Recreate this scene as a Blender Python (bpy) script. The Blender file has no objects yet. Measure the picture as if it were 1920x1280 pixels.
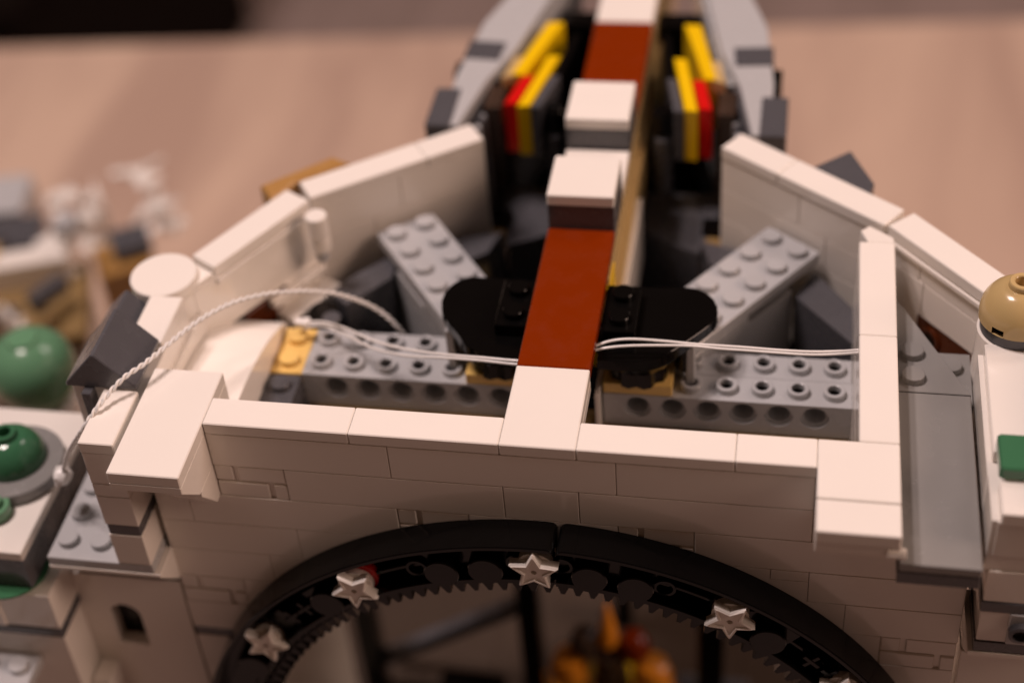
import bpy, bmesh, math, random
from mathutils import Vector, Matrix
random.seed(7)
U = 0.008            # one stud pitch in metres; all numbers below are in stud pitches
PI = math.pi
S = bpy.context.scene
COL = S.collection

# ------------------------------------------------------------------ camera
CR = ((0.9799827000332626, 0.17966967022932734, -0.08574798677054256),
      (-0.05158100176801175, 0.6451555249670018, 0.7623081718446686),
      (0.1922844452682659, -0.7426258534445439, 0.6415087948762963))
CP = (15.01619052, -28.47583154, 29.77338395)
cam_d = bpy.data.cameras.new("camera"); cam = bpy.data.objects.new("camera", cam_d); COL.objects.link(cam)
m = Matrix(CR).transposed().to_4x4(); m.translation = Vector(CP) * U
cam.matrix_world = m
cam_d.sensor_width = 36.0; cam_d.lens = 3047.56 / 1920 * 36
cam_d.shift_x = 84.48 / 1920; cam_d.shift_y = -97.70 / 1920
cam_d.clip_start = 0.01; cam_d.clip_end = 20
cam_d.dof.use_dof = True; cam_d.dof.focus_distance = 42.7 * U; cam_d.dof.aperture_fstop = 5.9
cam_d.dof.aperture_blades = 0
S.camera = cam

# ------------------------------------------------------------------ world, lamps, exposure
W = bpy.data.worlds.new("World"); S.world = W; W.use_nodes = True
bg = W.node_tree.nodes["Background"]
bg.inputs[0].default_value = (1.0, 0.50, 0.30, 1); bg.inputs[1].default_value = 0.045
WARM = (1.0, 0.80, 0.765)
def lamp(name, loc, target, size, power, color=WARM, shape='DISK', spread=None):
    d = bpy.data.lights.new(name, 'AREA'); d.shape = shape; d.size = size; d.energy = power; d.color = color
    if spread: d.spread = spread
    o = bpy.data.objects.new(name, d); COL.objects.link(o)
    o.location = loc
    o.rotation_euler = (Vector(target) - Vector(loc)).to_track_quat('-Z', 'Y').to_euler()
    return o
CEN = Vector((9, 4, 0)) * U
KD = Vector((-0.33, 0.03, 0.93)).normalized()
for i, (dx, dy) in enumerate(((-.1, -.1), (.1, -.1), (-.1, .1), (.1, .1))):     # four bulbs of one ceiling lamp
    lamp("ceiling_spot", CEN + KD * 1.9 + Vector((dx * 1.2, dy * 1.2, 0)), CEN, 0.13, 7.8)
lamp("back_ceiling_lamp", CEN + Vector((0.9, 0.9, 1.6)), CEN, 0.5, 6)
lamp("room_lamp", CEN + Vector((1.7, -0.05, 1.0)), CEN, 0.9, 21, (1.0, 0.68, 0.54))
S.view_settings.view_transform = 'Standard'; S.view_settings.look = 'None'
S.view_settings.exposure = 0; S.view_settings.gamma = 1
S.render.engine = 'CYCLES'
S.cycles.use_denoising = True; S.cycles.max_bounces = 8
S.cycles.sample_clamp_indirect = 4

# ------------------------------------------------------------------ materials
def plastic(name, c, rough=0.17, spec=0.5, mottle=0.03, bump=0.03, sss=0.0):
    M = bpy.data.materials.new(name); M.use_nodes = True
    n = M.node_tree.nodes; l = M.node_tree.links; p = n["Principled BSDF"]
    tc = n.new("ShaderNodeTexCoord")
    oi = n.new("ShaderNodeObjectInfo")
    nz = n.new("ShaderNodeTexNoise"); nz.inputs["Scale"].default_value = 60; nz.inputs["Detail"].default_value = 3
    l.new(tc.outputs["Object"], nz.inputs["Vector"])
    add = n.new("ShaderNodeMath"); add.operation = 'ADD'
    l.new(nz.outputs["Fac"], add.inputs[0]); l.new(oi.outputs["Random"], add.inputs[1])
    mp = n.new("ShaderNodeMapRange"); mp.inputs[1].default_value = 0.3; mp.inputs[2].default_value = 1.7
    mp.inputs[3].default_value = 1 - mottle; mp.inputs[4].default_value = 1 + mottle
    l.new(add.outputs[0], mp.inputs[0])
    mul = n.new("ShaderNodeMix"); mul.data_type = 'RGBA'; mul.blend_type = 'MULTIPLY'
    mul.inputs[0].default_value = 1; mul.inputs[6].default_value = (*c, 1)
    l.new(mp.outputs[0], mul.inputs[7]); l.new(mul.outputs[2], p.inputs["Base Color"])
    # gloss that varies a little: finger marks and dust
    n2 = n.new("ShaderNodeTexNoise"); n2.inputs["Scale"].default_value = 220; n2.inputs["Detail"].default_value = 5
    l.new(tc.outputs["Object"], n2.inputs["Vector"])
    m2 = n.new("ShaderNodeMapRange"); m2.inputs[1].default_value = .35; m2.inputs[2].default_value = .7
    m2.inputs[3].default_value = rough * .8; m2.inputs[4].default_value = rough * 1.6
    l.new(n2.outputs["Fac"], m2.inputs[0]); l.new(m2.outputs[0], p.inputs["Roughness"])
    p.inputs["Specular IOR Level"].default_value = spec
    if sss:
        p.inputs["Subsurface Weight"].default_value = sss
        p.inputs["Subsurface Radius"].default_value = (1.0, 0.7, 0.45)
        p.inputs["Subsurface Scale"].default_value = 0.0012
    if bump:
        n3 = n.new("ShaderNodeTexNoise"); n3.inputs["Scale"].default_value = 90; n3.inputs["Detail"].default_value = 2
        l.new(tc.outputs["Object"], n3.inputs["Vector"])
        b = n.new("ShaderNodeBump"); b.inputs["Strength"].default_value = bump; b.inputs["Distance"].default_value = 0.002
        l.new(n3.outputs["Fac"], b.inputs["Height"]); l.new(b.outputs[0], p.inputs["Normal"])
    return M
WHITE = plastic("white plastic", (.84, .795, .73), .10, bump=.015)
LGREY = plastic("light grey plastic", (.44, .445, .45), .2)
DGREY = plastic("dark grey plastic", (.082, .082, .09), .22)
BLACK = plastic("black plastic", (.003, .0027, .0026), .12, .24, mottle=.1)
BROWN = plastic("reddish brown plastic", (.19, .021, .0003), .22, .3)
TAN = plastic("tan plastic", (.53, .38, .17), .15)
DTAN = plastic("dark tan plastic", (.26, .17, .07), .2)
LYEL = plastic("light yellow plastic", (.80, .54, .17), .2)
YELLOW = plastic("yellow plastic", (.84, .54, .004), .18)
RED = plastic("red plastic", (.62, .007, .006), .18)
SGREEN = plastic("sand green plastic", (.13, .29, .16), .16)
GREEN = plastic("green plastic", (.045, .155, .075), .12)
ORANGE = plastic("orange gold plastic", (.75, .27, .02), .2)
WIREM = plastic("white wire sheath", (.80, .78, .75), .35, bump=0)

def wood(name, c1, c2):
    M = bpy.data.materials.new(name); M.use_nodes = True
    n = M.node_tree.nodes; l = M.node_tree.links; p = n["Principled BSDF"]
    tc = n.new("ShaderNodeTexCoord"); mp = n.new("ShaderNodeMapping"); mp.inputs["Scale"].default_value = (9, 1.3, 1)
    mp.inputs["Rotation"].default_value = (0, 0, -.12)
    l.new(tc.outputs["Object"], mp.inputs[0])
    nz = n.new("ShaderNodeTexNoise"); nz.inputs["Scale"].default_value = 2.2; nz.inputs["Detail"].default_value = 6
    nz.inputs["Distortion"].default_value = .8
    l.new(mp.outputs[0], nz.inputs["Vector"])
    r = n.new("ShaderNodeValToRGB"); r.color_ramp.elements[0].position = .35; r.color_ramp.elements[1].position = .65
    r.color_ramp.elements[0].color = (*c1, 1); r.color_ramp.elements[1].color = (*c2, 1)
    l.new(nz.outputs["Fac"], r.inputs[0]); l.new(r.outputs[0], p.inputs["Base Color"])
    p.inputs["Roughness"].default_value = .5
    return M
DARKENED_GREY = plastic("darkened grey plastic", (.235, .23, .22), .19)  # right ledge's shade put into light grey; one round plate shares it
DBROWN = plastic("dark brown plastic", (.05, .03, .02), .25)
NOUGAT = plastic("ochre plastic", (.40, .22, .07), .25)
RBROWN = plastic("deep brown plastic", (.085, .018, .004), .3, .3)
TABLE = wood("pale wood table top", (.41, .285, .22), (.56, .41, .31))
FLOOR = wood("grey brown floor", (.34, .26, .23), (.42, .32, .29))
DARKM = plastic("dark cloth", (.007, .004, .003), .9, .1, bump=0)

# ------------------------------------------------------------------ object helpers
class Thing:
    def __init__(s, name, label, cat, loc=(0, 0, 0), rz=0, group=None):
        o = bpy.data.objects.new(name, None); COL.objects.link(o)
        o.empty_display_size = 0.005
        o.location = Vector(loc) * U; o.rotation_euler = (0, 0, rz)
        o["label"] = label; o["category"] = cat
        if group: o["group"] = group
        s.o = o; s.loc = Vector(loc); s.rz = rz
        s.inv = (Matrix.Translation(Vector(loc)) @ Matrix.Rotation(rz, 4, 'Z')).inverted()
def mesh_of(name, bm, mat, smooth=False):
    bmesh.ops.recalc_face_normals(bm, faces=bm.faces)
    bmesh.ops.scale(bm, vec=(U, U, U), verts=bm.verts)
    me = bpy.data.meshes.new(name); bm.to_mesh(me); bm.free(); me.materials.append(mat)
    if smooth:
        for f in me.polygons: f.use_smooth = True
        try: me.set_sharp_from_angle(angle=math.radians(35))
        except Exception: pass
    return me
def part(T, name, bm, mat, smooth=False, world=True, parent=None, label=None, kind=None):
    """one mesh object; numbers are world studs (world=True) or the thing's own frame"""
    if world and T is not None: bmesh.ops.transform(bm, matrix=T.inv, verts=bm.verts)
    o = bpy.data.objects.new(name, mesh_of(name, bm, mat, smooth)); COL.objects.link(o)
    if parent is not None: o.parent = parent
    elif T is not None: o.parent = T.o
    if label: o["label"] = label
    if kind: o["kind"] = kind
    return o
def inst(me, name, T, loc, rot=(0, 0, 0), parent=None, world=True):
    o = bpy.data.objects.new(name, me); COL.objects.link(o)
    mw = Matrix.Translation(Vector(loc))
    if world and T is not None: mw = T.inv @ mw
    o.location = mw.translation * U
    o.rotation_euler = rot
    o.parent = parent if parent is not None else (T.o if T else None)
    return o

def prism(poly, z0, z1, ch=0.0, axis='z'):
    """polygon extruded z0..z1 with a small chamfer at both ends. axis 'y': poly is (x,z), extruded in y"""
    bm = bmesh.new()
    area = sum(poly[i][0] * poly[(i + 1) % len(poly)][1] - poly[(i + 1) % len(poly)][0] * poly[i][1] for i in range(len(poly)))
    if area < 0: poly = poly[::-1]
    n = len(poly)
    def inset(d):
        out = []
        for i in range(n):
            a = Vector(poly[i - 1]); b = Vector(poly[i]); c = Vector(poly[(i + 1) % n])
            e1 = (b - a); e2 = (c - b)
            if e1.length < 1e-6 or e2.length < 1e-6: out.append(b); continue
            e1.normalize(); e2.normalize()
            n1 = Vector((-e1.y, e1.x)); n2 = Vector((-e2.y, e2.x))
            k = n1 + n2; q = k.dot(n1)
            out.append(b + k * (d / q if q > .3 else d))
        return out
    if ch > 0: rings = [(inset(ch), z0), (poly, z0 + ch), (poly, z1 - ch), (inset(ch), z1)]
    else: rings = [(poly, z0), (poly, z1)]
    vs = []
    for pl, z in rings:
        vs.append([bm.verts.new((p[0], p[1], z) if axis == 'z' else ((p[0], z, p[1]) if axis == 'y' else (z, p[0], p[1]))) for p in pl])
    for k in range(len(vs) - 1):
        for i in range(n):
            j = (i + 1) % n
            bm.faces.new((vs[k][i], vs[k][j], vs[k + 1][j], vs[k + 1][i]))
    bm.faces.new(vs[0][::-1]); bm.faces.new(vs[-1])
    return bm
def box(x0, x1, y0, y1, z0, z1, ch=.022, g=.006):
    """a moulded block with chamfered edges; g leaves the hairline gap between neighbours"""
    x0 += g; x1 -= g; y0 += g; y1 -= g; z0 += g * .5; z1 -= g * .5
    bm = bmesh.new()
    bmesh.ops.create_cube(bm, size=1)
    for v in bm.verts:
        v.co = Vector(((x0 + x1) / 2 + v.co.x * (x1 - x0), (y0 + y1) / 2 + v.co.y * (y1 - y0), (z0 + z1) / 2 + v.co.z * (z1 - z0)))
    if ch: bmesh.ops.bevel(bm, geom=list(bm.edges), offset=ch, segments=1, affect='EDGES', profile=.5)
    return bm
def lathe(prof, seg=32, axis='z', c=(0, 0, 0), closed=False):
    """prof: (r, h) pairs turned about the axis"""
    bm = bmesh.new(); rings = []
    def P(r, h, a):
        x = r * math.cos(a); y = r * math.sin(a)
        if axis == 'z': return (c[0] + x, c[1] + y, c[2] + h)
        if axis == 'y': return (c[0] + x, c[1] + h, c[2] + y)
        return (c[0] + h, c[1] + x, c[2] + y)
    for r, h in prof:
        if r < 1e-6: rings.append([bm.verts.new(P(0, h, 0))])
        else: rings.append([bm.verts.new(P(r, h, 2 * PI * i / seg)) for i in range(seg)])
    pairs = list(zip(rings, rings[1:])) + ([(rings[-1], rings[0])] if closed else [])
    for a, b in pairs:
        for i in range(seg):
            j = (i + 1) % seg
            if len(a) == 1 and len(b) == 1: continue
            if len(a) == 1: bm.faces.new((a[0], b[j], b[i]))
            elif len(b) == 1: bm.faces.new((a[i], a[j], b[0]))
            else: bm.faces.new((a[i], a[j], b[j], b[i]))
    return bm
def disc_prof(r, z0, z1, ch=.025): return [(0, z0), (r - ch, z0), (r, z0 + ch), (r, z1 - ch), (r - ch, z1), (0, z1)]
def join(*bms):
    out = bms[0]
    for b in bms[1:]:
        me = bpy.data.meshes.new("tmp"); b.to_mesh(me); b.free(); out.from_mesh(me); bpy.data.meshes.remove(me)
    return out
def xform(bm, mat): bmesh.ops.transform(bm, matrix=mat, verts=bm.verts); return bm

STUD_PROF = [(0.30, 0), (.30, .185), (.28, .205), (0, .205)]
HOLLOW_PROF = [(.31, 0), (.31, .185), (.29, .205), (.215, .205), (.19, .19), (.185, .015), (0, 0.015)]
studs = {}
def stud_mesh(mat, hollow=False):
    k = (mat.name, hollow)
    if k not in studs:
        me = mesh_of("stud", lathe(HOLLOW_PROF if hollow else STUD_PROF, 28), mat, True)
        if hollow:                       # bore floor painted black for the shade of a deep hole
            me.materials.append(BLACK)
            for f in me.polygons:
                if f.center.z < .03 * U and math.hypot(f.center.x, f.center.y) < .19 * U: f.material_index = 1
        studs[k] = me
    return studs[k]
def stud(T, x, y, z, mat, hollow=False, parent=None, world=True): return inst(stud_mesh(mat, hollow), "stud", T, (x, y, z), parent=parent, world=world)

def arc(cx, cz, r, a0, a1, n): return [(cx + r * math.sin(a0 + (a1 - a0) * i / n), cz + r * math.cos(a0 + (a1 - a0) * i / n)) for i in range(n + 1)]
def strip(outer, inner, y0, y1, ch=0.0):
    """solid between two rows of (x, z) points, from y0 (front) to y1, chamfered front edges"""
    bm = bmesh.new(); secs = []
    for (ox, oz), (ix, iz) in zip(outer, inner):
        d = Vector((ox - ix, oz - iz)); L = d.length; u = d / L if L else Vector((0, 1)); c = min(ch, L * .3)
        if c > 0: ps = [(ix, y1, iz), (ix, y0 + c, iz), (ix + u.x * c, y0, iz + u.y * c), (ox - u.x * c, y0, oz - u.y * c), (ox, y0 + c, oz), (ox, y1, oz)]
        else: ps = [(ix, y1, iz), (ix, y0, iz), (ox, y0, oz), (ox, y1, oz)]
        secs.append([bm.verts.new(p) for p in ps])
    for a, b in zip(secs, secs[1:]):
        for i in range(len(a)):
            j = (i + 1) % len(a); bm.faces.new((a[i], a[j], b[j], b[i]))
    bm.faces.new(secs[0]); bm.faces.new(secs[-1][::-1])
    return bm
def sector(r0, r1, a0, a1, y0, y1, n, ch=0.0):
    """piece of the ring (angles from straight up, clockwise), lying in the wall's plane"""
    return strip(arc(RX, RZ, r1, a0, a1, n), arc(RX, RZ, r0, a0, a1, n), y0, y1, ch)
RX, RZ = 9.0, -13.8      # centre of the gear ring

# ------------------------------------------------------------------ setting
TZ = -25.6
def setting(name, bm, mat):
    o = part(None, name, bm, mat); o["kind"] = "structure"; return o
bmt = box(-95, 120, -4, 62.5, TZ - 3.5, TZ, .2, 0)
xform(bmt, Matrix.Translation((9, 59, 0)) @ Matrix.Rotation(math.radians(5.2), 4, 'Z') @ Matrix.Translation((-9, -59, 0)))
setting("table", bmt, TABLE)
setting("floor", box(-400, 420, -200, 520, TZ - 62, TZ - 60, 0, 0), FLOOR)
T = Thing("storage_box", "dark blurred box on the floor beyond the table, top left corner", "box", (-75, 100, TZ - 60))
part(T, "box_body", box(-115, -60, 98, 160, TZ - 60, TZ - 24, 1.0), DARKM)
part(T, "lid", box(-116, -59.5, 97, 161, TZ - 24, TZ - 20, 1.0), DARKM)

# ------------------------------------------------------------------ arched front wall
WT = Thing("arched_wall", "big white toy brick wall with a round black arch in it", "toy wall", (9, .5, TZ))
HR = 9.95
def brick_poly(x0, x1, z0, z1):
    """front outline of a brick, cut by the round opening"""
    up = (z0 + z1) / 2 >= RZ
    def zc(x):
        d = HR * HR - (x - RX) ** 2
        return (math.sqrt(d) if up else -math.sqrt(d)) if d > 0 else None
    cut = False; pts = []
    n = 24
    for i in range(n + 1):
        x = x0 + (x1 - x0) * i / n
        c = zc(x)
        if c is None: lo, hi = z0, z1
        elif up: lo, hi = max(z0, RZ + c), z1
        else: lo, hi = z0, min(z1, RZ + c)
        if (z0 < RZ < z1) and c is not None: lo, hi = 0, -1
        if hi - lo > .02: pts.append((x, lo, hi, lo > z0 + 1e-6 or hi < z1 - 1e-6))
        elif pts and pts[-1] is not None: pts.append(None)
    runs = []; cur = []
    for p in pts:
        if p is None:
            if len(cur) > 1: runs.append(cur)
            cur = []
        else: cur.append(p)
    if len(cur) > 1: runs.append(cur)
    out = []
    for r in runs:
        if not any(p[3] for p in r): out.append(('box', r[0][0], r[-1][0])); continue
        out.append(('poly', [(p[0], p[2]) for p in (r[0], r[-1])][::1] if False else [(p[0], p[1]) for p in r] + [(p[0], p[2]) for p in reversed(r)]))
    return out
def masonry(x0, x1, z0, z1, yf=0.0, yb=1.0):
    """a brick whose face is moulded as four little stones with grooves between them"""
    bm = box(x0, x1, yf + .07, yb, z0, z1)
    zm = (z0 + z1) / 2; w = x1 - x0
    for a, b, c, d in ((x0, x0 + .27 * w, zm + .03, z1), (x0 + .33 * w, x1, zm + .03, z1), (x0, x0 + .74 * w, z0, zm - .03), (x0 + .8 * w, x1, z0, zm - .03)):
        bm = join(bm, box(a, b, yf, yf + .12, c, d, .03, .012))
    return bm
def wall_brick(T, x0, x1, z0, z1, y0=0, y1=1, mat=WHITE, name="brick"):
    for r in brick_poly(x0, x1, z0, z1):
        if r[0] == 'box':
            a, b = r[1], r[2]
            if abs(a - x0) < 1e-6 and abs(b - x1) < 1e-6: part(T, name, box(a, b, y0, y1, z0, z1), mat)
            else: part(T, name, box(a, b, y0, y1, z0, z1), mat)
        else:
            pl = [(min(max(p[0], x0 + .006), x1 - .006), min(max(p[1], z0 + .003), z1 - .003)) for p in r[1]]
            q = [pl[0]]
            for p in pl[1:]:
                if (Vector(p) - Vector(q[-1])).length > .01: q.append(p)
            if len(q) > 2: part(T, name, prism(q, y0 + .006, y1, 0, 'y'), mat)
# courses: joints along the wall as in the photograph (m = moulded masonry brick)
courses = [(-1.6, -.4, [(0, 5), (5, 11), (11, 16), (16, 18)]),
           (-2.8, -1.6, [(0, 2, 'm'), (2, 8), (8, 10), (10, 16), (16, 20)]),
           (-4.0, -2.8, [(-2, -1), (-1, 5), (5, 7, 'm'), (7, 11), (11, 13, 'm'), (13, 20)]),
           (-5.2, -4.0, [(-2, 2), (2, 4), (4, 9), (9, 15, 't'), (16, 20)]),
           (-6.4, -5.2, [(-2, 1), (1, 9), (9, 17), (17, 20)]),
           (-7.6, -6.4, [(-2, 0, 'm'), (0, 8), (8, 18), (18, 20, 'm')]),
           (-8.8, -7.6, [(-2, 9), (9, 16), (16, 20)]),
           (-9.2, -8.8, [(-2, 9, 'd'), (9, 20, 'd')]),
           (-10.4, -9.2, [(-2, 0), (0, 9), (9, 18), (18, 20)]),
           (-11.6, -10.4, [(-2, -1), (-1, 9), (9, 20)]),
           (-12.8, -11.6, [(-2, 9), (9, 18), (18, 20)])]
for z0, z1, row in courses:
    for b in row:
        k = b[2] if len(b) > 2 else ''
        if k == 'm' and all(math.hypot(x - RX, z - RZ) > HR for x in (b[0], b[1]) for z in (z0, z1)):
            part(WT, "brick", masonry(b[0], b[1], z0, z1), WHITE, label="white brick moulded like four little stones")
        elif k == 't':
            wall_brick(WT, b[0], b[1], z0 + .8, z1); wall_brick(WT, b[0], b[1] + 1, z0, z0 + .8)
            part(WT, "brick", box(15, 16, 0, 1, z0 + .8, z1), WHITE)
        elif k == 'd': wall_brick(WT, b[0], b[1], z0, z1, y0=.03, mat=DGREY)
        else: wall_brick(WT, b[0], b[1], z0, z1)
z = -12.8; k = 0
while z > TZ + .1:
    z0 = max(z - 2.4, TZ)
    for a, b in ((-2, 9), (9, 20)): wall_brick(WT, a, b, z0, z)
    z = z0; k += 1
for a, b in ((0, 4), (4, 8), (10, 14), (14, 16)):
    part(WT, "tile", box(a, b, -.006, 1, -.4, 0, .03), WHITE)
# side walls that carry the building, inner faces plain
part(WT, "side_wall", box(-2, -1, 1, 9, TZ, -6.4), WHITE); part(WT, "side_wall", box(19, 20, 1, 6.2, TZ, -3.0), WHITE)

# ------------------------------------------------------------------ left pier
LP = Thing("corner_pier", "white pier at the parapet's left end, wide tile over a sloped bracket", "toy pier", (-1, 0, -2.8))
part(LP, "tile", box(-2, 0, -2, 2, -.4, 0, .03), WHITE)
part(LP, "brick", box(-2, 0, 0.0, 2, -1.6, -.4), WHITE)
part(LP, "brick", box(-2, 0, 0.0, 2, -2.8, -1.6), WHITE)
def invslope(T, x0, x1, pl): part(T, "bracket", prism(pl, x0 + .006, x1 - .006, .02, 'x'), WHITE)
invslope(LP, -2, 0, [(-2, -.4), (-2, -.62), (-1.1, -1.6), (-.005, -1.6), (-.005, -.4)])
invslope(LP, -1, 0, [(-1.0, -1.6), (-1.0, -1.8), (-.25, -2.8), (-.005, -2.8), (-.005, -1.6)])
# ledge and corner turret left of the pier
LT = Thing("corner_turret", "narrow white turret with thin grey bands left of the wide pier tile", "toy turret", (-2.6, 0, -5.2))
XL, XR = -3.16, -2.15
part(LT, "tile", box(XL, XR, -1.03, 1.05, -.4, 0, .03), WHITE)
part(LT, "tile", box(XL, XR, 3.02, 5.0, -.4, 0, .03), WHITE)
part(LT, "brick", box(XL, XR, -1.0, 0.97, -1.6, -.4), WHITE)
part(LT, "brick", box(XL, XR, 1.0, 5, -1.6, -.4), WHITE)
part(LT, "brick", box(XL, XR, -1.0, 1, -2.1, -1.6), WHITE)
part(LT, "brick", box(XL, XR, -1.0, 1, -3.26, -2.1), WHITE)
part(LT, "plate", box(XL + .03, XR - .02, -.98, 1, -3.66, -3.26), DGREY, label="dark grey band")
part(LT, "brick", box(XL, XR, -1.0, 1, -4.9, -3.66), WHITE)
part(LT, "brick", box(XL, XR, 1.0, 5, -5.2, -1.6), WHITE)
for a in (XL - 0, ):
    part(LT, "plate", box(-5.35, XR + .03, -1.0, 3.4, -5.22, -4.9), LGREY, label="light grey plate with studs")
for x in (-4.9, -3.9):
    for y in (-.35, .68, 1.7, 2.7):
        stud(LT, x, y, -4.9, LGREY)
part(LT, "plate", prism([(-1.03, -5.24), (-1.03, -5.36), (-.1, -6.5), (.9, -6.5), (.9, -5.24)], -5.35, XR + .2, .02, 'x'), WHITE, label="white sloped ledge under the grey plate")
part(LT, "plate", box(-5.3, XR + .1, .06, 1, -6.8, -6.5), DGREY, label="dark grey band")

# the dark roof piece beside the turret
def roof(T, x0, x1, y0, y1, z0, h, mat, lip=.12):
    xm = (x0 + x1) / 2
    return prism([(x0, z0), (x1, z0), (x1, z0 + lip), (xm + .05, z0 + h), (xm - .05, z0 + h), (x0, z0 + lip)], y0, y1, .03, 'y')
RT = Thing("gable_roof_brick", "dark grey ridged roof brick left of the white pier, twisted wire over it", "toy roof", (-3.2, 2, 0))
part(RT, "roof_slope", roof(RT, -4.25, -2.2, 1.05, 3.02, 0.0, 1.2, DGREY), DGREY)
BT = Thing("rear_gable_roof_brick", "second dark grey roof brick half hidden behind the first one", "toy roof", (-4.4, 4, -1))
part(BT, "roof_slope", roof(BT, -4.5, -3.17, 3.1, 5.0, -.6, .75, DGREY), DGREY)
part(BT, "wall_block", box(-4.4, -3.18, 3.1, 5.0, -3.2, -.61), WHITE)
part(RT, "wall_block", prism([(-4.15, 0), (-3.17, 0), (-3.17, -3), (-4.15, -3)], 1.15, 2.9, .02, 'y'), WHITE)
part(RT, "bracket", box(-3.75, -3.45, .8, 1.15, -2.2, -.01), DGREY)

# round column
RC = Thing("round_column", "white round column with a flat round tile on top, left of the rear wall", "toy column", (-3.1, 5.95, -5.2))
part(RC, "round_tile", lathe(disc_prof(1.0, -.38, 0, .03), 48, c=(-3.08, 5.95, 0)), WHITE, True)
for a, b in ((-1.6, -.4), (-2.8, -1.6), (-5.2, -2.8)):
    part(RC, "round_brick", lathe(disc_prof(.99, a, b, .02), 48, c=(-3.08, 5.95, 0)), WHITE, True)

# ------------------------------------------------------------------ right pier and its side wall
RP = Thing("right_pier", "white pier at the parapet's right end, square and narrow tile on top", "toy pier", (17, 0, -2.8))
part(RP, "tile", box(16, 18, -1, 1, -.4, 0, .03), WHITE)
part(RP, "tile", box(16, 18, -2.08, -1.02, -.4, 0.0, .03), WHITE)
part(RP, "plate", box(16, 18.02, -1.98, -0.0, -.8, -.42), WHITE)
invslope(RP, 16, 18, [(-1.9, -.8), (-1.9, -.95), (-1.0, -1.6), (-.005, -1.6), (-.005, -.8)])
part(RP, "clip", lathe(disc_prof(.14, 17.7, 18.15, .02), 16, 'x', (0, -1.95, -.72)), WHITE, True)
SW = Thing("side_wall_row", "narrow white wall running back from the right pier, two long tiles on top", "toy wall", (17.5, 5, -5))
part(SW, "tile", box(17, 18, 1, 5, -.4, 0, .03), WHITE); part(SW, "tile", box(17, 18, 5, 9, -.4, 0, .03), WHITE)
for z0, z1, row in ((-1.6, -.4, ((1, 4), (4, 9))), (-2.8, -1.6, ((1, 6), (6, 9))), (-4, -2.8, ((1, 3), (3, 9))), (-5.2, -4, ((1, 9),))):
    for a, b in row: part(SW, "brick", box(17, 18, a, b, z0, z1), WHITE)
part(SW, "hinge_tile", prism([(17.25, 9.0), (18, 9.0), (17.95, 9.25), (17.3, 9.75), (17.05, 9.5)], -.4, -.01, .02), WHITE)

# ------------------------------------------------------------------ ridge running back over the middle
RB = Thing("ridge_walkway", "reddish brown and white walkway with raised white blocks running back over the middle", "toy roof ridge", (9, 3, -.4))
part(RB, "tile", box(8, 10, -.01, 3, -.4, 0, .03), WHITE)
part(RB, "tile", box(8, 10, 3, 9, -.4, 0.0, .035), BROWN, label="long reddish brown tile in front")
part(RB, "plate", box(8, 10, 1, 3, -.8, -.41), WHITE)
def ridge_block(y0, y1, zt):
    b = part(RB, "raised_block", box(8, 10, y0 + .02, y1 - .02, -.4, zt - .4), DGREY)
    part(RB, "block_tile", box(8, 10, y0, y1, zt - .4, zt, .035), WHITE, parent=b)
ridge_block(9, 11, 1.2)
part(RB, "tile", box(8, 10, 11, 13, -.4, 0, .03), WHITE)
ridge_block(13.05, 15.2, 1.12)
part(RB, "tile", box(8, 10, 15.2, 20.7, -.4, 0, .03), BROWN, label="long reddish brown tile behind")
part(RB, "tile", box(8, 10, 20.7, 26, -.4, 0, .03), WHITE)
part(RB, "tile", box(8, 10, 26, 32, -.4, 0, .03), BROWN)
part(RB, "side_board", box(9.5, 10.02, 7.2, 32, -1.6, -.41), TAN)
part(RB, "pale_panel", box(10.0, 10.32, 8.4, 13.5, -4.6, -2.2), WHITE)
part(RB, "side_board", box(9.5, 10.2, 8.3, 32, -3.6, -1.6), TAN)
part(RB, "side_board", box(9.0, 10.06, 6.95, 8.3, -3.6, -.6), YELLOW)
part(RB, "core", box(8.1, 9.5, 7.2, 32, -3.6, -.41), BLACK)
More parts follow.
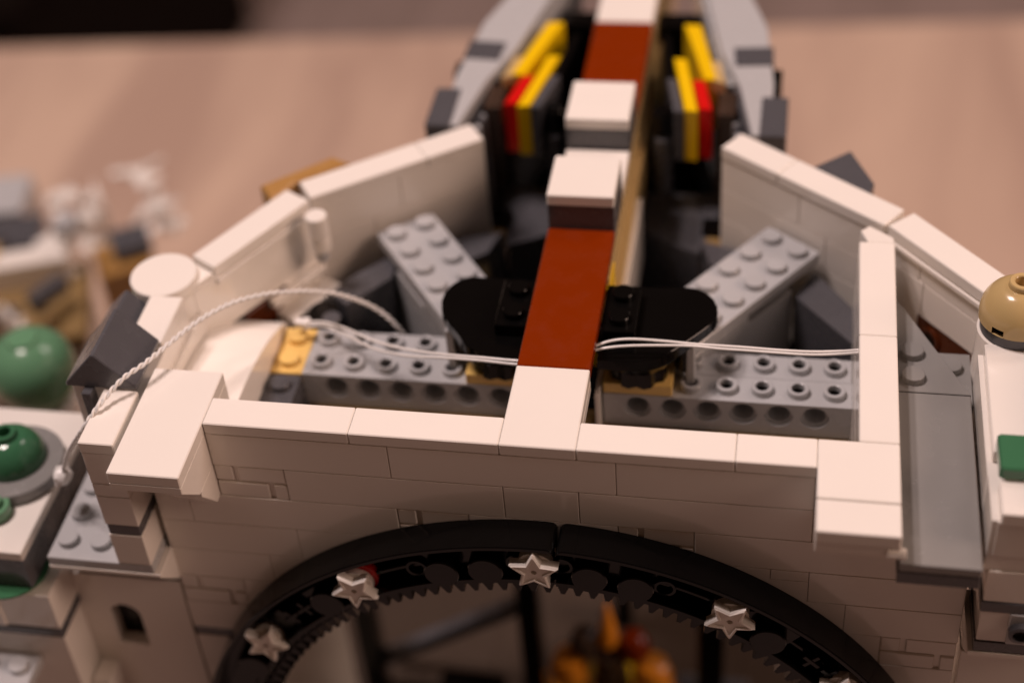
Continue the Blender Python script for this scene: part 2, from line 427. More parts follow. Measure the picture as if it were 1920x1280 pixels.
# black fittings under the walkway's front end
for sx, lab in ((-1, "left"), (1, "right")):
    def X(x): return 9 + sx * (x - 9)
    BP = Thing("hinge_fitting", "black rounded plate carrying a small two stud plate, %s of brown tile" % lab, "toy hinge", (X(11), 6, -2.4), group="black hinge fittings beside the walkway")
    outline = [(10, 4.25), (10.6, 4.22), (11.1, 4.24), (11.65, 4.42), (12.1, 4.85), (12.5, 5.32), (12.87, 5.78), (13.08, 6.1), (13.17, 6.42),
               (13.14, 6.75), (13.0, 7.08), (12.8, 7.32), (12.55, 7.48), (12.25, 7.52), (11.4, 7.45), (10, 7.4)]
    if sx < 0: outline = [(10, 4.1), (10.9, 4.08), (11.45, 4.2), (11.95, 4.5), (12.2, 4.9), (12.52, 5.3), (12.75, 5.6), (12.92, 5.95), (13.0, 6.35), (12.98, 6.75), (12.84, 7.1), (12.62, 7.38), (12.3, 7.52), (11.4, 7.5), (10, 7.45)]
    if sx < 0: outline = [(a - .2 if a > 10.5 else a, b) for a, b in outline]
    part(BP, "rounded_plate", prism([(X(a), b) for a, b in outline], -1.18, -.8, .02), BLACK, True)
    pl = part(BP, "small_plate", box(min(X(10), X(11)), max(X(10), X(11)), 5, 7, -.8, -.4, .03), BLACK)
    for y in (5.5, 6.5): stud(BP, X(10.5), y, -.4, BLACK, parent=pl)
    part(BP, "dish", lathe([(0, -1.2), (1.25, -1.2), (1.3, -1.35), (1.05, -1.75), (.9, -1.8), (0, -1.8)], 40, c=(X(11.0), 5.75, 0)), BLACK, True)
    cog = []
    for i in range(24):
        a = 2 * PI * i / 24; r = .86 if i % 3 else .74
        cog.append((X(11.0) + r * math.cos(a), 5.62 + r * math.sin(a)))
    part(BP, "cog", prism(cog, -2.39, -1.8, .02), BLACK)
    part(BP, "pin", lathe(disc_prof(.3, -2.39, -.9), 20, c=(X(12.3), 5.9, 0)), BLACK, True)
    part(BP, "pin_clip", box(min(X(12.35), X(12.6)), max(X(12.35), X(12.6)), 5.5, 6.0, -2.8, -1.2, .03), LGREY)

# ------------------------------------------------------------------ beams with round holes
def hole_face(x0, x1, z0, z1, y, n=24, r=.31, rc=.40, dc=.11, depth=.9):
    """one stud of beam front with a countersunk round hole"""
    bm = bmesh.new(); cx = (x0 + x1) / 2; cz = z1 - .475
    def sq(a):
        c, s = math.cos(a), math.sin(a)
        tx = ((x1 - cx) if c > 0 else (cx - x0)) / max(abs(c), 1e-6); tz = ((z1 - cz) if s > 0 else (cz - z0)) / max(abs(s), 1e-6)
        t = min(tx, tz); return (cx + c * t, y, cz + s * t)
    angs = sorted(set([2 * PI * i / n for i in range(n)] + [math.atan2(zz - cz, xx - cx) % (2 * PI) for xx in (x0, x1) for zz in (z0, z1)]))
    n = len(angs)
    o = [bm.verts.new(sq(a)) for a in angs]
    rings = [o]
    for rr, yy in ((rc, y), (rc - .01, y + dc), (r, y + dc), (r, y + depth)):
        rings.append([bm.verts.new((cx + rr * math.cos(a), yy, cz + rr * math.sin(a))) for a in angs])
    for a, b in zip(rings, rings[1:]):
        for i in range(n):
            j = (i + 1) % n; bm.faces.new((a[i], a[j], b[j], b[i]))
    bm.faces.new(rings[-1])
    return bm
def holed_beam(T, x0, x1, holes, y0, y1, z0, z1, mat, zt=None):
    bm = bmesh.new()
    bmesh.ops.create_cube(bm, size=1)
    yy0 = y0 + .95
    for v in bm.verts: v.co = Vector(((x0 + x1) / 2 + v.co.x * (x1 - x0), (yy0 + y1) / 2 + v.co.y * (y1 - yy0), (z0 + z1) / 2 + v.co.z * (z1 - z0)))
    # shell in front of the block: top, bottom, ends
    def quad(*p): bm.faces.new([bm.verts.new(q) for q in p])
    quad((x0, y0, z1), (x1, y0, z1), (x1, yy0, z1), (x0, yy0, z1)); quad((x0, y0, z0), (x0, yy0, z0), (x1, yy0, z0), (x1, y0, z0))
    quad((x0, y0, z0), (x0, y0, z1), (x0, yy0, z1), (x0, yy0, z0)); quad((x1, y0, z0), (x1, yy0, z0), (x1, yy0, z1), (x1, y0, z1))
    a = x0
    cells = []
    for h in holes:
        if h - .5 > a + 1e-6: quad((a, y0, z0), (h - .5, y0, z0), (h - .5, y0, z1), (a, y0, z1))
        cells.append(hole_face(max(h - .5, x0), min(h + .5, x1), z0, z1, y0)); a = h + .5
    if a < x1 - 1e-6: quad((a, y0, z0), (x1, y0, z0), (x1, y0, z1), (a, y0, z1))
    bm = join(bm, *cells)
    return part(T, "holed_beam", bm, mat)
LB = Thing("left_floor_beam", "light grey beam with round holes and hollow studs, left half of the inside", "toy beam", (4, 6, -4))
hb = holed_beam(LB, 1.0, 7.99, [2, 3, 4, 5, 6, 7], 5, 6, -4.0, -2.8, LGREY)
b2 = part(LB, "brick", box(1, 6, 6, 7, -4, -2.8), LGREY)
for x in range(5):
    stud(LB, 1.5 + x, 5.5, -2.8, LGREY, True, hb); stud(LB, 1.5 + x, 6.5, -2.8, LGREY, True, b2)
yp = part(LB, "plate", box(0, 1, 5.0, 7, -3.2, -2.8), LYEL, label="light yellow plate at the left end")
for y in (5.5, 6.5): stud(LB, .5, y, -2.8, LYEL, parent=yp)
dp = part(LB, "plate", box(0, 1, 3, 4.98, -3.24, -2.84), DGREY, label="dark grey plate at the left end")
stud(LB, .5, 4.45, -2.84, DGREY, parent=dp)
part(LB, "tan_plate", box(6, 8.0, 5.0, 7, -2.79, -2.4), LYEL)
part(LB, "brick", box(0, 1, 3, 7, -5.2, -3.25), DGREY)
RBm = Thing("right_floor_beam", "light grey beam with round holes and hollow studs, right half of the inside", "toy beam", (13, 6, -4))
hb = holed_beam(RBm, 10.02, 17.0, [11, 12, 13, 14, 15, 16], 5, 6, -4.0, -2.8, LGREY)
b2 = part(RBm, "brick", box(12, 17, 6.01, 7, -4, -2.8), LGREY)
for x in range(5):
    stud(RBm, 12.5 + x, 5.5, -2.8, LGREY, True, hb); stud(RBm, 12.5 + x, 6.5, -2.8, LGREY, True, b2)
part(RBm, "tan_plate", box(10.02, 12, 5.0, 7, -2.79, -2.4), LYEL)
part(RBm, "white_strip", box(9.82, 9.98, 4.6, 6.9, -5, -2.5), WHITE)

# ------------------------------------------------------------------ angled studded bricks
for sx, org, lab in ((1, (14.39, 12.09), "right"), (-1, (3.66, 12.04), "left")):
    ang = math.atan2(-.8, -.6) if sx > 0 else math.atan2(-.8, .6)
    AB = Thing("angled_plate_beam", "light grey studded plate set at an angle, %s of the brown walkway" % lab, "toy brick", (org[0], org[1], -2.0), rz=ang, group="angled studded plates behind the beams")
    # own frame: x runs along toward the front, y across (outward)
    s = 1 if sx > 0 else -1
    ys = (0, 2) if s > 0 else (-2, 0)
    LEN = 6.3 if sx > 0 else 7.0
    P1 = part(AB, "plate", box(0, LEN, ys[0], ys[1], -.4, 0, .03), LGREY, world=False)
    for i in range(6):
        for j in (.5, 1.5): stud(AB, .5 + i, s * j, 0, LGREY, parent=P1, world=False)
    ye = s * 1.98
    part(AB, "brick", box(.05, LEN, min(s * .1, s * 1.72), max(s * .1, s * 1.72), -.78, -.4, .02), LGREY, world=False)
    part(AB, "brick", box(3.3, LEN, min(s * .05, ye), max(s * .05, ye), -.77, -.41, .02), LGREY, world=False)
    part(AB, "brick", box(1.2, LEN, min(s * .05, s * 1.95), max(s * .05, s * 1.95), -3.6, -.79, .02), LGREY, world=False)

# dark sloped bricks standing beside them
def slope_block(name, lab, loc, rz, L, Wd, H, mat=DGREY):
    T = Thing(name, lab, "toy slope brick", loc, rz, group="dark sloped bricks inside the corners")
    part(T, "slope", prism([(0, 0), (L, 0), (L, -H * .12), (L * .0 + .25 * L, 0)][:2] + [(L, -H), (0, -H)], 0, Wd, .03, 'y'), mat, world=False)
    return T
T = Thing("dark_corner_slope", "dark grey sloped brick in the right rear corner of the inside", "toy slope brick", (16, 9, -5.2), group="dark sloped bricks in the rear corners")
def wedge_solid(top, zt, zb, bottom_shift=(0, 0)):
    bm = bmesh.new(); n = len(top)
    a = [bm.verts.new((p[0], p[1], p[2] if len(p) > 2 else zt)) for p in top]
    b = [bm.verts.new((p[0] + bottom_shift[0], p[1] + bottom_shift[1], zb)) for p in top]
    bm.faces.new(a); bm.faces.new(b[::-1])
    for i in range(n): bm.faces.new((a[i], b[i], b[(i + 1) % n], a[(i + 1) % n]))
    return bm
part(T, "slope", wedge_solid([(15.3, 9.7), (15.85, 10.9), (17.0, 9.3), (17.0, 7.7)], -2.8, -6), DGREY)
T = Thing("dark_corner_slope", "dark grey sloped brick in the left rear corner of the inside", "toy slope brick", (2, 9, -5.2), group="dark sloped bricks in the rear corners")
part(T, "slope", wedge_solid([(1.0, 8.7), (1.4, 9.5), (2.75, 11.0), (2.75, 9.6), (1.6, 8.2)], -2.8, -6), DGREY)

# ------------------------------------------------------------------ rear angled walls
def angled_wall(lab, p0, ang, L, tiles, rows, side, zb, name="angled_wall"):
    """p0: inner corner of the top edge, own frame x along the wall, y = thickness"""
    T = Thing(name, lab, "toy wall", (p0[0], p0[1], 0), rz=ang, group="white walls set at angles round the back")
    ys = (0, 1) if side > 0 else (-1, 0)
    for a, b in tiles: part(T, "tile", box(a, b, ys[0], ys[1], -.4, 0, .03), WHITE, world=False)
    for z0, z1, row in rows:
        for a, b in row: part(T, "brick", box(a, b, ys[0] + .03, ys[1] - .03, z0, z1), WHITE, world=False)
    return T
a2 = math.atan2(13.4 - 9.9, 5.25 - .35)
R5 = lambda L: ((-1.6, -.4, ((0, L * .5), (L * .5, L))), (-2.8, -1.6, ((0, L * .33), (L * .33, L))), (-4.0, -2.8, ((0, L * .6), (L * .6, L))), (-6.4, -4.0, ((0, L),)))
L2 = angled_wall("white angled wall left of the towers, studded grey plate in front of it", (.40, 9.92), a2, 6, ((0, 4), (4, 6)), R5(6), 1, -6)
a3 = math.atan2(13.38 - 9.73, 12.81 - 17.78)
R1 = angled_wall("white angled wall right of the towers, longest of the rear walls", (17.72, 9.78), a3, 6.1, ((0, 3.9), (3.9, 6.1)), R5(6.1), -1, -6)
a1 = math.atan2(9.79 - 6.38, .38 + 1.64)
L1 = angled_wall("white angled wall behind the round column on the left", (-1.64, 6.38), a1, 4, ((0, 4),), ((-2.4, -.4, ((-.9, 4),)), (-2.8, -2.4, ((2.5, 4),)), (-3.6, -2.8, ((2.2, 4),)), (-6.4, -3.6, ((-1, 4.0),))), 1, -6)
part(L1, "tile", box(-.95, -.03, .05, .95, -.4, -.2, .03), WHITE, world=False)
part(L1, "moulding", box(0, 4, -.10, .04, -.62, -.42, .03), WHITE, world=False)
part(L1, "moulding", box(1.7, 4.0, -.28, .04, -2.75, -2.45, .03), WHITE, world=False)
part(L1, "moulding", box(1.9, 4.1, -.75, .04, -3.55, -3.1, .03), WHITE, world=False)
part(L1, "moulding", box(1.9, 3.6, -.6, .02, -5.8, -3.55, .03), WHITE, world=False)
def axle_brick(T, x, z, sgn, world=False):
    pass
HB = Thing("axle_hole_block", "reddish brown block with a round hole under the left angled wall", "toy brick", (-.65, 8.1, -3.5), rz=a1, group="brown blocks with a round hole")
def holed_block(T, w, h, y, mat):
    part(T, "block", join(box(-w / 2, w / 2, y + .02, y + .8, -h / 2, h / 2, .03), ), mat, world=False)
    part(T, "hole_rim", lathe([(.40, y + .03), (.40, y - .05), (.27, y - .05), (.24, y + .0), (.24, y + .02), (0, y + .02)], 28, 'y'), mat, True, world=False)
    cross = prism([(.08, .24), (.08, .08), (.24, .08), (.24, -.08), (.08, -.08), (.08, -.24), (-.08, -.24), (-.08, -.08), (-.24, -.08), (-.24, .08), (-.08, .08), (-.08, .24)], y - .03, y + .02, 0, 'y')
    part(T, "axle_end", cross, BLACK, world=False)
holed_block(HB, 2.4, 2.0, 0, RBROWN)
HC = Thing("hinge_cylinder", "small white upright hinge cylinder where the two left rear walls meet", "toy hinge", (.75, 9.15, -2))
part(HC, "knuckle", lathe(disc_prof(.34, -.9, -.02, .04), 28, c=(.78, 9.12, 0)), WHITE, True)
part(HC, "knuckle", lathe(disc_prof(.33, -1.35, -.92, .04), 28, c=(.78, 9.12, 0)), WHITE, True)
part(HC, "pin", lathe(disc_prof(.2, -1.75, -1.36, .02), 20, c=(.78, 9.12, 0)), LGREY, True)
a4 = math.atan2(7.4 - 10.2, 20.95 - 18.3)
# right wall going down to the dome: inner edge from (17.75,9.75) to (20.2,6.9)
a4 = math.atan2(7.06 - 9.85, 20.2 - 17.72)
R2 = angled_wall("white angled wall running down to the tan dome on the right", (17.80, 9.82), a4, 4.3, ((.02, 4.3),), ((-1.2, -.4, ((0, 1.4), (1.4, 4.2))), (-2.4, -1.2, ((.0, 1.6), (1.6, 4.2))), (-6.4, -2.4, ((0, 1.5),))), 1, -6)
part(R2, "moulding", box(0, 4.2, -.07, .04, -.6, -.42, .03), WHITE, world=False)
HB2 = Thing("axle_hole_block", "reddish brown block with a round hole under the right angled wall", "toy brick", (19.2, 8.3, -3.0), rz=a4, group="brown blocks with a round hole")
holed_block(HB2, 3.0, 2.0, 0, RBROWN)

# pieces leaning behind the rear walls
T = Thing("tan_slope_brick", "tan block standing behind the junction of the two left rear walls", "toy brick", (-.4, 11.4, 0), rz=a2)
part(T, "block", prism([(-1.4, 10.5), (.55, 12.2), (1.2, 11.9), (-.25, 10.8), (-.65, 10.1), (-.85, 9.8)], -.9, -.02, .08), NOUGAT)
part(T, "lower_block", prism([(-1.3, 10.5), (.5, 12.1), (1.0, 11.9), (-.5, 10.2)], -3.5, -.92, .04), DGREY)
T = Thing("grey_slope_brick", "dark grey block poking out behind the right angled wall", "toy brick", (16.2, 12.2, 0), rz=a3)
part(T, "block", prism([(15.6, 12.5), (16.75, 13.45), (17.45, 11.8), (17.3, 11.28)], -.5, 0, .04), DGREY)
part(T, "lower_block", prism([(15.7, 12.5), (16.4, 13.0), (17.0, 11.9), (16.9, 11.6)], -4, -.52, .04), DBROWN)

# ------------------------------------------------------------------ curved slope left inside
CS = Thing("curved_slope", "white curved slope brick between the left pier and the light yellow plate", "toy slope brick", (-1, 4.5, -4.4))
cv = [(1.2, -1.66), (2.57, -1.6), (3.2, -1.6), (3.64, -1.63), (4.2, -1.7), (4.77, -1.8), (5.3, -1.92), (5.74, -2.05), (6.3, -2.27), (6.9, -2.55), (7.1, -2.7)]
part(CS, "slope", prism(cv + [(7.1, -5.2), (1.2, -5.2)], -2.0, -.02, .02, 'x'), WHITE, True)
part(CS, "panel", box(-3.1, -2.02, 2.2, 6.9, -5, -1.2), WHITE)
part(CS, "clip", prism([(-1.9, 6.9), (-1.3, 7.3), (-1.5, 7.7), (-2.2, 7.2)], -2.8, -2.5, .03), DGREY)

# ------------------------------------------------------------------ floor of the inside
FI = Thing("inner_deck", "dark deck inside the walls under the beams", "toy floor", (9, 8, -6.4))
part(FI, "plate", box(-1, 19, 7.3, 10, -7, -6.6), BLACK)
part(FI, "plate", box(1.5, 16.5, 10, 14, -7, -6.6), BLACK)
part(FI, "plate", box(5, 13, 14, 22, -7, -6.6), BLACK)
part(FI, "rear_wall", box(5, 13, 22.05, 23, -9, -1.0), BLACK)
part(FI, "plate", box(1, 17, 4.7, 5.6, -4.8, -4.05), DTAN)
part(FI, "plate", box(-1, 9, 3.2, 7.4, -6.7, -5.8), BLACK); part(FI, "plate", box(9, 17, 3.2, 7.4, -6.7, -5.8), BLACK)
for sx in (-1, 1):
    X = lambda x: 9 + sx * (x - 9)
    pl = [(X(9.9), 16.2), (X(13.0), 16.2), (X(12.15), 13.0), (X(11.3), 13.4), (X(9.93), 14.3)]
    part(FI, "slope_plate", wedge_solid([(a, b) for a, b in pl], -4.0, -6.6), DGREY)
    part(FI, "slope_plate", wedge_solid([(X(12.3), 12.9), (X(13.6), 12.5), (X(14.6), 11.6), (X(13.4), 11.2), (X(12.6), 11.8)], -3.4, -6.6), DGREY)
    part(FI, "tan_bracket", box(min(X(12.3), X(13.1)), max(X(12.3), X(13.1)), 13.4, 13.9, -4.4, -4.0), DTAN)
    part(FI, "black_box", box(min(X(12.2), X(13.2)), max(X(12.2), X(13.2)), 13.9, 14.6, -4.5, -3.75), BLACK)
    part(FI, "tan_bracket", lathe(disc_prof(.35, -5.3, -4.9), 16, c=(X(11.9), 11.2, 0)), TAN, True)
part(FI, "pipe", lathe(disc_prof(.5, -5.0, -2.9, .05), 20, c=(.9, 8.0, 0)), BLACK, True)
part(FI, "pin", lathe(disc_prof(.3, -2.85, -2.7, .05), 20, c=(1.3, 7.5, 0)), DGREY, True)

# ------------------------------------------------------------------ twin towers at the back
for sx, lab in ((-1, "left"), (1, "right")):
    X = lambda x: 9 + sx * (x - 9)
    TW = Thing("rear_tower_wall", "light grey tower side with dark blocks, %s of the rear walkway" % lab, "toy tower", (X(13.5), 18, -6), group="grey tower sides at the back")
    def P(pl): return [(X(a), b) for a, b in pl]
    part(TW, "coping", prism(P([(13.72, 14.1), (14.28, 14.1), (14.3, 17.0), (13.95, 20.5), (13.3, 22.6), (12.4, 27), (10.9, 27), (11.8, 22.3), (12.49, 18.9), (13.21, 16.8)]), -.4, 0, .03), LGREY)
    part(TW, "inner_wall", wedge_solid([(X(a), b, -.42) for a, b in [(12.7, 17.4), (13.2, 17.6), (11.6, 25), (11.1, 25)]], -.42, -6), LGREY)
    part(TW, "outer_wall", wedge_solid([(X(a), b, -.42) for a, b in [(13.65, 14.3), (14.2, 14.3), (13.9, 20.5), (13.2, 20.5), (13.0, 17)]], -.42, -8), DGREY)
    part(TW, "dark_block", box(min(X(13.95), X(14.8)), max(X(13.95), X(14.8)), 14.0, 16.2, -.9, .06, .05), DGREY)
    part(TW, "dark_block", prism(P([(13.0, 18.0), (14.25, 18.1), (14.2, 19.2), (12.9, 19.1)]), -.7, .06, .04), DGREY)
    part(TW, "latch", box(min(X(14.2), X(14.55)), max(X(14.2), X(14.55)), 17.6, 18.4, -1.2, -.3, .05), BLACK)
    # rough dark panel with uneven bars on the front
    for i in range(7):
        y = 14.35 + i * .33; xx = 13.4 - i * .06
        part(TW, "bar", lathe(disc_prof(.13, -6, -.6 - .03 * (i % 3), .02), 10, c=(X(xx), y, 0)), DGREY if i % 2 else LGREY, True)
    part(TW, "post", box(min(X(12.55), X(13.15)), max(X(12.55), X(13.15)), 15.6, 16.9, -6, -.3), DBROWN, label="dark brown post")
    part(TW, "tan_cap", prism(P([(12.3, 17.2), (12.75, 17.0), (12.5, 18.3), (12.1, 18.4)]), -.5, -.02, .03), TAN)
    CB = Thing("coloured_plate_stack", "upright yellow, red and grey plates beside the %s grey tower side" % lab, "toy plates", (X(11.6), 16.5, -2), group="yellow and red plate stacks in the towers")
    def para(a, b, z0, z1, mat, nm, yb=None):
        (x0, y0), (x1, y1), w = a, b, .42
        part(CB, nm, prism(P([(x0, y0), (x0 + w, y0 - .05), (x1 + w, y1 - .05), (x1, y1)]), z0, z1, .03), mat)
    para((11.53, 15.36), (10.93, 18.45), -2.0, 0, YELLOW, "yellow_plate")
    part(CB, "yellow_plate", prism(P([(12.02, 17.2), (12.45, 17.2), (11.68, 20.6), (11.1, 20.6)]), -2.0, 0, .03), YELLOW)
    para((11.98, 15.5), (11.63, 17.2), -2.0, -.02, RED, "red_plate")
    part(CB, "grey_plate", prism(P([(11.2, 15.3), (11.5, 15.3), (11.1, 17.2), (10.78, 17.25)]), -2.0, -.02, .03), DGREY)
    part(CB, "back_block", wedge_solid([(X(a), b, -.1) for a, b in [(10.75, 17.3), (11.05, 17.3), (10.7, 20), (10.45, 20)]], -.1, -3), BLACK)
    for zz in (-.5, -1.4):
        part(CB, "stud", xform(lathe(disc_prof(.3, 0, .35, .03), 16, 'x', (0, 0, 0)), Matrix.Translation((X(10.95) - (.35 if sx < 0 else 0) * 0 , 15.9, zz))), BLACK, True)
    part(CB, "grip", lathe(disc_prof(.34, -1.2, -.35, .06), 18, c=(X(10.75), 15.8, 0)), BLACK, True)
    part(CB, "grip", lathe(disc_prof(.3, -3.5, -1.25, .06), 18, c=(X(10.8), 15.7, 0)), DGREY, True)

# ------------------------------------------------------------------ gear ring in the arch
GR = Thing("gear_ring", "black toothed ring set in the round arch of the white wall", "toy gear ring", (RX, -.5, RZ))
D = math.radians
for q in range(4):
    a0 = D(2.3 + 90 * q + .18); a1 = D(2.3 + 90 * (q + 1) - .18); n = 56
    # rim with rounded corners at the joint
    def rr(a): 
        e = min(a - a0, a1 - a) * 11
        return 11 - (.22 - math.sqrt(max(0, .22 ** 2 - (.22 - e) ** 2)) if e < .22 else 0)
    angs = [a0 + (a1 - a0) * t for t in [0, .001, .003, .006, .009, .013] + [.02 + .96 * i / n for i in range(n + 1)] + [.987, .991, .994, .997, .999, 1]]
    part(GR, "rim", strip([(RX + rr(a) * math.sin(a), RZ + rr(a) * math.cos(a)) for a in angs],
                          [(RX + min(10.84, rr(a) - .03) * math.sin(a), RZ + min(10.84, rr(a) - .03) * math.cos(a)) for a in angs], -1.0, -.006, .03), BLACK, True)
    part(GR, "back_web", sector(9.45, 10.85, a0, a1, -.2, -.006, n), BLACK, True)
    part(GR, "inner_rim", sector(9.50, 9.68, a0, a1, -.95, -.2, n, .02), BLACK, True)
# raised web between the slots, thin rib along the slots
pegs = [-63, -56 + .5, -38.1, -31.3, -15.7, -8.5, -.8, 7.6, 14.7, 29.7, 37.1, 52.3, 60, 67.5]
zones = [(-90, -59), (-52, -48.5), (-42, -28), (-19, 2.0), (2.6, 18), (26.5, 41), (48.5, 56), (58, 90)]
for a, b in zones: part(GR, "web", sector(9.70, 10.50, D(a), D(b), -.62, -.2, max(3, int((b - a) * .8)), .02), BLACK, True)
for a, b in ((-59, -52), (-48.5, -42), (-28, -19), (18, 26.5), (41, 48.5), (56, 58)):
    part(GR, "rib", sector(10.06, 10.17, D(a), D(b), -.62, -.2, 10, .015), BLACK, True)
for a in (-3.7, 3.2, -20.0, 19.0, 57):
    an = D(a); part(GR, "collar", lathe([(.30, -.62), (.30, -.75), (.22, -.75), (.2, -.7), (.2, -.3)], 24, 'y', (RX + 10.1 * math.sin(an), 0, RZ + 10.1 * math.cos(an))), BLACK, True)
for a in (-47.0, -43.5, 45.5, 49.5):
    an = D(a); M_ = Matrix.Translation((RX + 10.1 * math.sin(an), 0, RZ + 10.1 * math.cos(an))) @ Matrix.Rotation(an, 4, 'Y')
    part(GR, "cross_socket", xform(join(box(-.3, .3, -.82, -.3, -.07, .07, .015), box(-.07, .07, -.8, -.3, -.3, .3, .015)), M_), BLACK)
# teeth: 140 round the ring, one mesh each
tp = D(360 / 140)
tooth = prism([(-.19, 9.52), (-.19, 9.33), (-.055, 8.93), (.055, 8.93), (.19, 9.33), (.19, 9.52)], -.72, -.02, .015, 'y')
tme = mesh_of("tooth", tooth, BLACK)
part(GR, "tooth_ring", sector(9.31, 9.52, 0, 2 * PI * .5, -.72, -.02, 90, 0), BLACK, True); part(GR, "tooth_ring", sector(9.31, 9.52, PI, 2 * PI, -.72, -.02, 90, 0), BLACK, True)
for i in range(140):
    a = i * tp + tp * .35
    inst(tme, "tooth", GR, (RX, 0, RZ), (0, a, 0))
pegme = mesh_of("peg", lathe([(0, -1.0), (.46, -1.0), (.49, -.97), (.49, -.55)], 36, 'y'), BLACK, True)
for a in (-63, -38.1, -15.7, -8.5, 7.6, 14.7, 37.1, 60, 67.5):
    an = D(a); inst(pegme, "peg", GR, (RX + 10.0 * math.sin(an), 0, RZ + 10.0 * math.cos(an)))

# stars on the ring
def star_mesh():
    R_, r_ = .74, .35
    def outline(R, r, cut=.10):
        pts = []
        for i in range(5):
            a = 2 * PI * i / 5
            tip = Vector((math.sin(a), math.cos(a))) * R
            b0 = a - PI / 5; b1 = a + PI / 5
            v0 = Vector((math.sin(b0), math.cos(b0))) * r; v1 = Vector((math.sin(b1), math.cos(b1))) * r
            d0 = (v0 - tip).normalized(); d1 = (v1 - tip).normalized()
            pts += [v0, tip + d0 * cut, tip + (d0 + d1) * cut * .22, tip + d1 * cut]
        return pts
    bm = bmesh.new()
    rings = []
    for k, y in ((.0, .30), (0.0, .04), (.05, -.0), (.10, 0.0), (.14, .05)):
        o = outline(R_ - k * 1.6, r_ - k * .9, .10 if k < .06 else .07)
        rings.append([bm.verts.new((p.x, y, p.y)) for p in o])
    n = len(rings[0])
    for a, b in zip(rings, rings[1:]):
        for i in range(n): bm.faces.new((a[i], a[(i + 1) % n], b[(i + 1) % n], b[i]))
    bm.faces.new(rings[0]); 
    # hub with a pin hole
    hr = [bm.verts.new((.085 * v.co.x / math.hypot(v.co.x, v.co.z), .05, .085 * v.co.z / math.hypot(v.co.x, v.co.z))) for v in rings[-1]]
    hd = [bm.verts.new((v.co.x * .9, .2, v.co.z * .9)) for v in hr]
    for a, b in ((rings[-1], hr), (hr, hd)):
        for i in range(n): bm.faces.new((a[i], a[(i + 1) % n], b[(i + 1) % n], b[i]))
    bm.faces.new(hd)
    return bm
sme = mesh_of("star_plate", star_mesh(), WHITE, True)
rme = mesh_of("round_base", lathe([(0, 0), (.5, 0), (.5, .22), (.3, .26), (.3, .55), (0, .55)], 36, 'y'), WHITE, True)
redme = mesh_of("red_base", lathe([(0, 0), (.56, 0), (.56, .2), (0, .2)], 36, 'y'), RED, True)
star_info = [(-.8, 0, "white star at the top of the black ring, under the walkway's white end", False),
             (-31.3, 36, "white star on the black ring with a red disc showing behind it", True),
             (-55.2, 18, "lowest white star on the left side of the black ring", False),
             (29.7, 36, "white star on the right side of the black ring", False),
             (52.9, 10, "white star at the bottom right edge, mostly cut off, only its top showing", False)]
for a, rot, lab, red in star_info:
    an = D(a); cx = RX + 10.12 * math.sin(an); cz = RZ + 10.12 * math.cos(an)
    T = Thing("star", lab, "toy star", (cx, -1.1, cz), group="white stars clipped to the black ring")
    rx = D(-4)
    o = inst(sme, "star_plate", T, (0, 0, 0), (0, D(rot), 0), world=False)
    o = inst(rme, "round_base", T, (0, .26, 0), world=False)
    if red: inst(redme, "red_base", T, (0.06, .47, .14), world=False)

# ------------------------------------------------------------------ inside seen through the arch
BP_ = Thing("shadeplate", "added dark baseplate on the table seen through the arch", "toy baseplate", (9, 10, TZ))  # added over the lit table, the hall's shade is put into its colour
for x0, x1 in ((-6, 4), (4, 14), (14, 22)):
    for y0, y1 in ((-1, 9), (9, 22)): part(BP_, "plate", box(x0, x1, y0, y1, TZ, TZ + .35), plastic("shade brown plastic", (.050, .034, .024), .5, .15) if "shade brown plastic" not in bpy.data.materials else bpy.data.materials["shade brown plastic"])
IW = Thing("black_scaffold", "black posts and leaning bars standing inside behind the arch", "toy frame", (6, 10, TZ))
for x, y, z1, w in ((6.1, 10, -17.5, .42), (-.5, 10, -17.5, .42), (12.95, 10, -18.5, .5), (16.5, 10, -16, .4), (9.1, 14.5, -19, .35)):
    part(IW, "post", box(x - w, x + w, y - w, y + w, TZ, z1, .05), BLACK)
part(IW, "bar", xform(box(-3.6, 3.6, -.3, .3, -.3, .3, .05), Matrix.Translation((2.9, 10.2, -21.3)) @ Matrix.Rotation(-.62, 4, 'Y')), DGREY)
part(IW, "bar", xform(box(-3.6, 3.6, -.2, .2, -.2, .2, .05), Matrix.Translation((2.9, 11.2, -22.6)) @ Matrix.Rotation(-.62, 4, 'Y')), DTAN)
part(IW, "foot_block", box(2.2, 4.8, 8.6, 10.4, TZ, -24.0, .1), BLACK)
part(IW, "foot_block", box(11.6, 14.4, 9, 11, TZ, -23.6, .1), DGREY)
GF = Thing("gold_figure", "blurred orange and gold figure inside behind the arch", "toy figure", (9.1, 10, TZ))
part(GF, "spike", lathe([(0, 0), (.42, .1), (.3, 1.0), (.12, 2.0), (0, 2.5)], 16, c=(9.05, 10, -20.9)), ORANGE, True)
for x, mt in ((8.15, DBROWN), (10.05, BROWN)):
    part(GF, "shoulder", lathe([(0, -.7), (.55, -.45), (.65, 0), (.45, .5), (0, .7)], 16, c=(x, 10, -20.9)), mt, True)
part(GF, "torso", lathe([(0, 0), (.75, 0), (.62, 1.0), (.7, 1.9), (0, 2.1)], 18, c=(9.1, 10, -23.2)), DBROWN, True)
for x in (7.55, 10.75):
    part(GF, "gold_shield", lathe([(0, -.9), (.7, -.6), (.8, 0), (.6, .6), (0, .8)], 18, c=(x, 9.8, -22.3)), ORANGE, True)
part(GF, "skirt", lathe([(0, 0), (1.9, 0), (1.5, .9), (.7, 1.5), (0, 1.5)], 24, c=(9.1, 9.9, -24.7)), YELLOW, True)
part(GF, "pedestal", box(6.6, 11.6, 8.8, 11.2, TZ, -24.7, .08), ORANGE)

